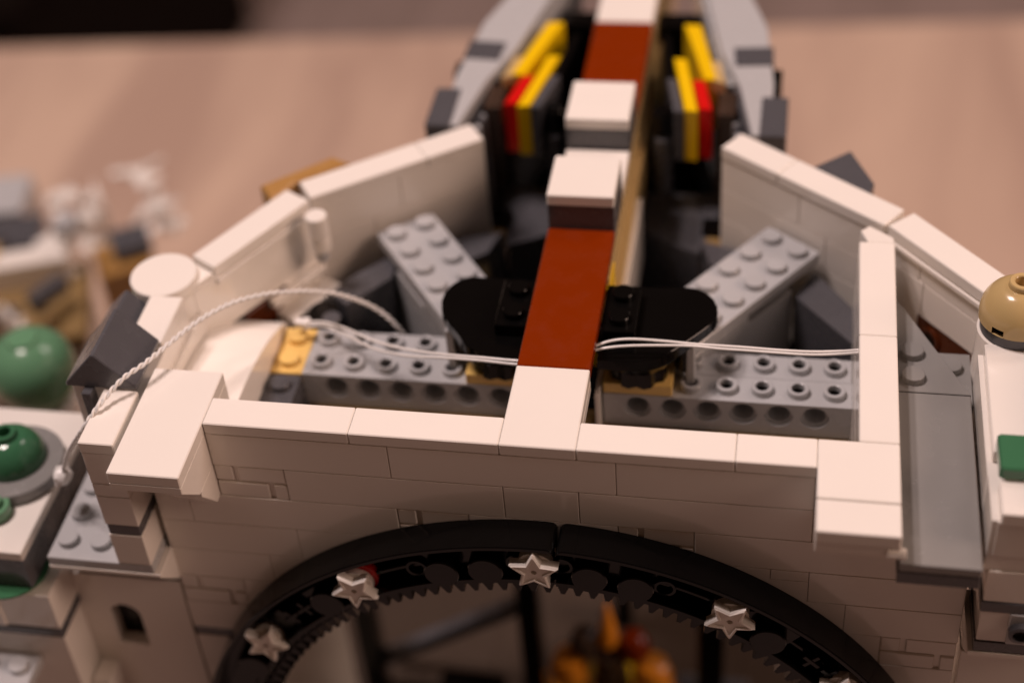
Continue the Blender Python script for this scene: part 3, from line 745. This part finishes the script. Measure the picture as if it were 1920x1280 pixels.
# ------------------------------------------------------------------ right side: grey ledge and tower with dome
RL = Thing("grey_ledge", "smooth light grey ledge right of the right pier with a studded wedge plate behind", "toy ledge", (19, 1, -2))
part(RL, "tile", box(18.03, 19.98, -1.85, 4.15, -1.5, -1.2, .03), DARKENED_GREY)
part(RL, "plate", box(18.0, 19.97, -1.83, 4.15, -1.95, -1.52, .02), DGREY)
part(RL, "bracket", box(18.9, 20.0, -1.5, 0, -2.3, -1.97, .02), WHITE)
wp = part(RL, "wedge_plate", prism([(18.03, 4.17), (19.98, 4.17), (18.3, 7.6), (18.03, 8.0)], -1.6, -1.2, .02), DARKENED_GREY)
stud(RL, 18.5, 5.65, -1.2, DARKENED_GREY, parent=wp); stud(RL, 18.5, 4.68, -1.2, DARKENED_GREY, parent=wp)
lp = part(RL, "plate", box(18.03, 20.1, 4.17, 6.25, -2.05, -1.62, .02), DARKENED_GREY)
stud(RL, 19.55, 5.6, -1.62, DARKENED_GREY, parent=lp)
RTn = Thing("domed_tower", "white corner tower on the right edge, grey bands on its front", "toy tower", (21, 2, -5))
part(RTn, "tile", box(20.22, 22.2, .95, 4.92, -.4, 0, .03), WHITE)
part(RTn, "brick", prism([(20.25, .9), (20.25, 4.9), (20.1, 4.9), (20.1, .6), (20.28, -1.0), (23, -1.0), (23, 4.9), (20.25, 4.9)][1:7], -1.6, -.41, 0), WHITE)
part(RTn, "brick", box(20.12, 23, -.95, 4.9, -2.2, -.41), WHITE)
part(RTn, "tile", box(20.3, 22.2, -1.1, .0, -.4, .0, .03), WHITE)
part(RTn, "brick", box(20.24, 23, -1.0, 4.5, -3.34, -2.2), WHITE)
part(RTn, "band", box(20.2, 23, -1.03, 4.5, -3.72, -3.34), DGREY)
part(RTn, "brick", box(20.24, 23, -1.0, 4.5, -4.9, -3.72), WHITE)
part(RTn, "stud_brick", box(20.95, 23, -1.06, 0, -4.9, -3.72), LGREY)
part(RTn, "side_stud", lathe([(.3, 0), (.3, -.18), (.2, -.2), (.2, -.02), (0, -.02)], 24, 'y', (21.25, -1.06, -4.3)), DGREY, True)
part(RTn, "band", box(20.2, 23, -1.03, 4.5, -5.3, -4.9), DGREY)
part(RTn, "ledge", prism([(-1.06, -5.32), (-1.06, -5.45), (-.15, -6.3), (1, -6.3), (1, -5.32)], 20.08, 23, .02, 'x'), WHITE)
part(RTn, "band", box(20.12, 23, .1, 1.0, -6.7, -6.3), DGREY)
part(RTn, "brick", box(20.1, 23, .02, 1, -12, -6.7), WHITE)
part(RTn, "brick", box(20.1, 23, .02, 1, TZ, -12), WHITE)
part(RTn, "unseen_shade_block", box(22.4, 26, -1, 5, -.4, 1.2), WHITE)  # unseen, added beyond the frame to shade the grey ledge
# round column under the dome, with hollow white rim
part(RTn, "round_brick", lathe(disc_prof(.99, -2.2, -.02, .03), 44, c=(21.06, 5.62, 0)), WHITE, True)
part(RTn, "round_brick", lathe([(1.0, -5), (1.05, -3.0), (1.05, -2.4), (1.0, -2.25), (.9, -2.3)], 44, c=(21.1, 5.8, 0)), WHITE, True)
part(RTn, "grey_plate", lathe(disc_prof(.93, -.02, .36, .03), 44, c=(21.06, 5.62, 0)), DGREY, True)
DM = Thing("tan_dome", "glossy tan dome with a hollow stud on top of the right tower", "toy dome", (21.06, 5.62, .38))
def dome(r, h0, hs, n=12):
    """hemisphere on a short skirt, hollow stud on top"""
    pr = [(r - .16, 0), (r, 0), (r, h0)]
    hr = 1.0 * r
    for i in range(1, n + 1):
        a = PI / 2 * i / n
        rad = r * math.cos(a); hh = h0 + hr * math.sin(a) * .94
        if rad < .40: break
        pr.append((rad, hh))
    t = pr[-1][1]
    pr += [(.36, t + .03), (.355, t + hs), (.33, t + hs + .03), (.225, t + hs + .03), (.20, t + hs), (.2, t - .15), (0, t - .15)]
    return pr
dome_bm = lathe(dome(1.0, .22, .17), 56)
# slots in the skirt: real gaps (faces of the skirt removed over a few segments)
bmesh.ops.triangulate(dome_bm, faces=[])
kill = [f for f in dome_bm.faces if all(v.co.z < .23 and v.co.xy.length > .95 for v in f.verts) and (int((math.degrees(math.atan2(f.calc_center_median().y, f.calc_center_median().x)) % 90) / 6.43) in (7, 8, 9))]
bmesh.ops.delete(dome_bm, geom=kill, context='FACES_ONLY')
part(DM, "dome_shell", dome_bm, TAN, True, world=False)
part(DM, "inner_ring", lathe([(.86, -.01), (.86, .3)], 40), BLACK, True, world=False)
GT = Thing("green_tile", "small dark green rounded tile lying on the right tower", "toy tile", (21, .55, .4))
g = prism([(20.36, -.02), (20.28, .06), (20.28, 1.12), (20.36, 1.2), (22.2, 1.2), (22.2, -.02)], .02, .42, .05)
part(GT, "tile", g, GREEN)
part(GT, "bar", box(20.5, 22.2, .2, 1.0, -.0, .02, 0), WHITE)

# ------------------------------------------------------------------ lower left building
LW = Thing("lower_left_building", "lower white building at the left edge with a wide white roof slab", "toy building", (-9, 2, -9))
part(LW, "roof_slab", box(-14, -5.85, -1.38, 4.3, -4.75, -4.4, .03), WHITE)
part(LW, "brick", box(-14, -5.88, -1.33, 4.25, -5.95, -4.77), DGREY)
part(LW, "brick", box(-14, -5.5, -1.38, 3.0, -7.75, -6.25), WHITE)
part(LW, "brick", box(-14, -7.2, -1.45, 3.0, -7.75, -6.3), WHITE)
part(LW, "band", box(-14, -5.48, -1.42, 3.0, -8.12, -7.76), DGREY)
part(LW, "brick", box(-14, -5.55, -1.3, 3.0, -14, -8.14), WHITE)
part(LW, "brick", box(-14, -5.55, -1.3, 3.0, TZ, -14), WHITE)
gp = part(LW, "studded_plate", box(-14, -6.55, -5.0, -1.32, -9.6, -9.2), LGREY)
for i in range(6):
    for j in range(3): stud(LW, -7.05 - i, -1.85 - j, -9.2, LGREY, parent=gp)
part(LW, "green_dish", lathe([(0, -6.25), (1.0, -6.22), (1.15, -6.05), (1.15, -5.98), (0, -5.98)], 32, c=(-6.9, -.65, 0)), GREEN, True)
# wall with the arched window, standing between this building and the big wall
AW = Thing("window_wall", "plain white wall with a small dark arched window, bottom left", "toy wall", (-3.7, .5, -16))
def arch_wall(x0, x1, z0, z1, wx0, wx1, wz0, wz1, y0, y1):
    r = (wx1 - wx0) / 2; cx = (wx0 + wx1) / 2; zs = wz1 - r
    a = prism([(x0, z0), (wx0, z0), (wx0, z1), (x0, z1)], y0, y1, 0, 'y')
    b = prism([(wx1, z0), (x1, z0), (x1, z1), (wx1, z1)], y0, y1, 0, 'y')
    c = prism([(wx0, z0), (wx1, z0), (wx1, wz0), (wx0, wz0)], y0, y1, 0, 'y')
    pts = [(cx + r * math.cos(PI * i / 14), zs + r * math.sin(PI * i / 14)) for i in range(15)]
    out = [a, b, c]
    for p, q in zip(pts, pts[1:]): out.append(prism([p, (p[0], z1), (q[0], z1), q], y0, y1, 0, 'y'))
    bm = join(*out); bmesh.ops.remove_doubles(bm, verts=bm.verts, dist=1e-4); return bm
part(AW, "panel", arch_wall(-5.55, -2.06, TZ, -6.8, -4.64, -3.66, -10.0, -8.1, .0, .45), WHITE)
part(AW, "window_recess", box(-5.3, -2.5, .5, .8, -11, -7), BLACK)
part(AW, "plinth", box(-5.5, -4.9, -.9, 0, TZ, -10.9), WHITE)
# closer green dome on its round plate
GD = Thing("green_dome", "glossy dark green dome with a hollow stud on a round grey plate, left edge", "toy dome", (-7.05, 2.0, -4.4))
part(GD, "round_plate", lathe([(0, 0), (1.48, 0), (1.5, .02), (1.5, .37), (1.47, .4), (0, .4)], 56, c=(-7.25, 1.75, -4.39)), DARKENED_GREY, True)
db = xform(lathe(dome(1.0, .10, .18), 56), Matrix.Translation((-7.3, 1.85, -4.0)))
part(GD, "dome_shell", db, GREEN, True)
SG = Thing("small_green_round", "small green round plate with a stud on the white slab, left edge", "toy plate", (-7.25, .25, -4.4))
part(SG, "round_plate", lathe(disc_prof(.5, 0, .38, .03), 32, c=(-7.2, .0, -4.39)), SGREEN, True)
part(SG, "stud", lathe([(.3, .38), (.3, .56), (.28, .58), (.2, .58), (.18, .4), (0, .4)], 28, c=(-7.2, .0, -4.39)), SGREEN, True)
BD = Thing("large_green_dome", "large blurred sand green dome behind the dark roof brick, left edge", "toy dome", (-10.4, 8.7, -8))
part(BD, "dome_shell", lathe([(0, -1.3), (.9, -1.25), (1.3, -.8), (1.48, -.2), (1.5, .3), (1.35, .85), (1.0, 1.25), (.55, 1.45), (.5, 1.55), (0, 1.55)], 44, c=(-10.3, 8.7, -7.1)), SGREEN, True)
part(BD, "pedestal", lathe(disc_prof(1.2, -4.5, -1.2, .1), 32, c=(-10.3, 8.7, -7.1)), WHITE, True)
# blurred parts of the set lying on the table behind
def rbox(T, nm, c, s, rz, mat, tilt=0):
    bm = box(-s[0] / 2, s[0] / 2, -s[1] / 2, s[1] / 2, -s[2] / 2, s[2] / 2, .08)
    part(T, nm, xform(bm, Matrix.Translation(c) @ Matrix.Rotation(rz, 4, 'Z') @ Matrix.Rotation(tilt, 4, 'X')), mat)
FB = Thing("distant_castle_wing", "blurred white and grey toy castle wing standing on the table at the far left", "toy building", (-18, 22, -20))
rbox(FB, "wall_block", (-20.5, 20.5, -20.5), (10, 5, 9), .35, WHITE)
rbox(FB, "grey_band", (-20.4, 20.4, -15.9), (10.4, 5.4, .9), .35, DTAN)
rbox(FB, "parapet", (-19.8, 22.5, -14.9), (6.5, 1.2, 1.6), .35, WHITE)
rbox(FB, "dark_recess", (-15.8, 17.2, -20.5), (3.8, 2.4, 9), .35, DBROWN)
rbox(FB, "tower_block", (-22.5, 28.5, -17.5), (3, 3, 5), .2, LGREY)
rbox(FB, "grey_roof", (-20.9, 25.8, -15.9), (3.4, 2.4, 1.6), .3, DGREY)
rbox(FB, "gold_block", (-15.0, 25.3, -17.3), (2.6, 2.4, 3.2), .5, NOUGAT)
rbox(FB, "gold_cap", (-14.7, 25.8, -15.3), (1.8, 1.8, .6), .5, DGREY)
for k in range(46):
    mt = random.choice((WHITE, WHITE, LGREY, DGREY, DTAN, WHITE, TAN))
    rbox(FB, "loose_piece", (random.uniform(-26, -15.5), random.uniform(18.2, 25.5), random.uniform(-17, -12.6)), (random.uniform(.6, 2.2), random.uniform(.5, 1.6), random.uniform(.4, 1.6)), random.uniform(0, 1.5), mt)
TR = Thing("white_tree", "blurred white toy tree with spread leaves at the far left", "toy tree", (-17, 28, -25))
part(TR, "trunk", lathe([(.7, -25.6), (.35, -22), (.25, -16), (0, -14)], 12, c=(-17.4, 28.8, 0)), WHITE, True)
for (x, y, z, r) in ((-19.3, 28.0, -15.8, 1.25), (-17.9, 28.4, -15.2, 1.35), (-16.3, 31.4, -15.6, 1.15), (-15.2, 29.6, -15.9, 1.15), (-14.4, 28.6, -16.4, .8), (-17.2, 27.6, -16.2, 1.0)):
    for k in range(9):
        a = random.random() * 2 * PI; q = .25 + random.random() * .8
        rbox(TR, "leaf", (x + math.cos(a) * r * q, y + math.sin(a) * r * q, z + random.uniform(-.5, .5)), (.9, .55, .18), a, WHITE, random.uniform(-.5, .5))

# ------------------------------------------------------------------ wires
def catmull(P, n):
    P = [Vector(p) for p in P]; out = []
    Q = [P[0] * 2 - P[1]] + P + [P[-1] * 2 - P[-2]]
    for i in range(1, len(Q) - 2):
        for k in range(n):
            t = k / n; a, b, c, d = Q[i - 1], Q[i], Q[i + 1], Q[i + 2]
            out.append(.5 * ((2 * b) + (c - a) * t + (2 * a - 5 * b + 4 * c - d) * t * t + (3 * b - a - 3 * c + d) * t ** 3))
    out.append(P[-1]); return out
def tube(pts, r, seg=8):
    bm = bmesh.new(); rings = []; up = Vector((0, 0, 1))
    for i, p in enumerate(pts):
        t = (pts[min(i + 1, len(pts) - 1)] - pts[max(i - 1, 0)]).normalized()
        s = t.cross(up)
        if s.length < 1e-3: s = Vector((1, 0, 0))
        s.normalize(); u = s.cross(t)
        rings.append([bm.verts.new(p + s * (r * math.cos(2 * PI * k / seg)) + u * (r * math.sin(2 * PI * k / seg))) for k in range(seg)])
    for a, b in zip(rings, rings[1:]):
        for k in range(seg): bm.faces.new((a[k], a[(k + 1) % seg], b[(k + 1) % seg], b[k]))
    bm.faces.new(rings[0][::-1]); bm.faces.new(rings[-1]); return bm
tw = [(4.1, 7.3, -4.2), (3.47, 7.21, -2.7), (2.79, 7.25, -2.0), (2.0, 6.82, -1.2), (1.42, 6.24, -.6), (.81, 5.69, -.2), (.35, 5.21, .1), (-.33, 4.45, .4), (-.83, 3.62, .6), (-1.24, 2.95, .62), (-1.63, 2.22, .6), (-2.0, 1.49, .6), (-2.38, 1.0, .55), (-2.73, .57, .33), (-3.0, .1, .12), (-3.49, -.22, -.5), (-4.46, .38, -2.0), (-5.07, .74, -3.2)]
TWW = Thing("twisted_wire", "thin white twisted wire arching over the left pier to the green dome", "wire", (3.5, 7.2, -2.8))
path = catmull(tw, 26)
def strand(ph, r=.042, rt=.038, turns=1.0):
    out = []; L = 0
    for i, p in enumerate(path):
        if i: L += (p - path[i - 1]).length
        t = (path[min(i + 1, len(path) - 1)] - path[max(i - 1, 0)]).normalized()
        s = t.cross(Vector((0, 0, 1))).normalized(); u = s.cross(t)
        a = L * 2 * PI / .5 + ph
        out.append(p + s * (r * math.cos(a)) + u * (r * math.sin(a)))
    return tube(out, rt, 7)
part(TWW, "strand", strand(0), WIREM, True); part(TWW, "strand", strand(PI), WIREM, True)
kn = bmesh.new(); bmesh.ops.create_icosphere(kn, subdivisions=2, radius=.27)
for v in kn.verts: v.co *= 1 + random.uniform(-.18, .18)
part(TWW, "knot", xform(kn, Matrix.Translation((-5.12, .72, -3.3)) @ Matrix.Scale(1.3, 4, (0, 1, 0))), WIREM, True)
PW = Thing("plug_wire", "pair of thin white wires with a tiny plug, leading under the brown tile", "wire", (.8, 6.6, -2.4))
pa = [(.82, 6.62, -2.2), (1.45, 6.54, -2.1), (2.25, 6.09, -1.9), (3.28, 5.34, -1.6), (4.4, 4.74, -1.3), (5.65, 4.19, -.9), (6.8, 3.83, -.6), (8.13, 3.64, -.45), (9.0, 3.9, -.5)]
pb = [(.85, 6.55, -2.28), (1.45, 6.5, -2.2), (2.25, 5.98, -2.02), (3.28, 5.17, -1.74), (4.4, 4.58, -1.4), (5.65, 4.1, -.95), (6.8, 3.78, -.66), (8.13, 3.6, -.55), (9.0, 3.85, -.6)]
part(PW, "strand", tube(catmull(pa, 10), .04, 8), WIREM, True); part(PW, "strand", tube(catmull(pb, 10), .04, 8), WIREM, True)
plug = join(box(-.16, .16, -.13, .13, -.1, .1, .02), box(.1, .3, -.17, .17, -.14, .14, .02))
PM = Matrix.Translation((.62, 6.6, -2.22)) @ Matrix.Rotation(-.1, 4, 'Z')
pg = part(PW, "plug", xform(plug, PM), WIREM)
for yy in (-.06, .06): part(PW, "socket", xform(box(-.175, -.15, yy - .035, yy + .035, -.05, .05, 0, 0), PM), DTAN, parent=pg)
RW = Thing("right_wire", "pair of thin white wires from under the brown tile to the right side wall", "wire", (13, 4.6, -.4))
ra = [(9.4, 4.1, -.5), (9.92, 4.42, -.47), (10.4, 4.56, -.35), (10.98, 4.62, -.3), (11.89, 4.64, -.33), (12.6, 4.62, -.35), (13.34, 4.61, -.35), (14.05, 4.6, -.35), (14.91, 4.57, -.35), (15.76, 4.58, -.35), (16.6, 4.68, -.35), (17.3, 4.86, -.38)]
rb = [(9.4, 4.0, -.56), (9.92, 4.3, -.52), (10.4, 4.37, -.42), (10.98, 4.44, -.38), (11.89, 4.53, -.38), (12.6, 4.56, -.38), (13.34, 4.52, -.38), (14.05, 4.51, -.38), (14.91, 4.49, -.38), (15.76, 4.49, -.38), (16.6, 4.6, -.38), (17.3, 4.8, -.42)]
part(RW, "strand", tube(catmull(ra, 10), .036, 8), WIREM, True); part(RW, "strand", tube(catmull(rb, 10), .036, 8), WIREM, True)
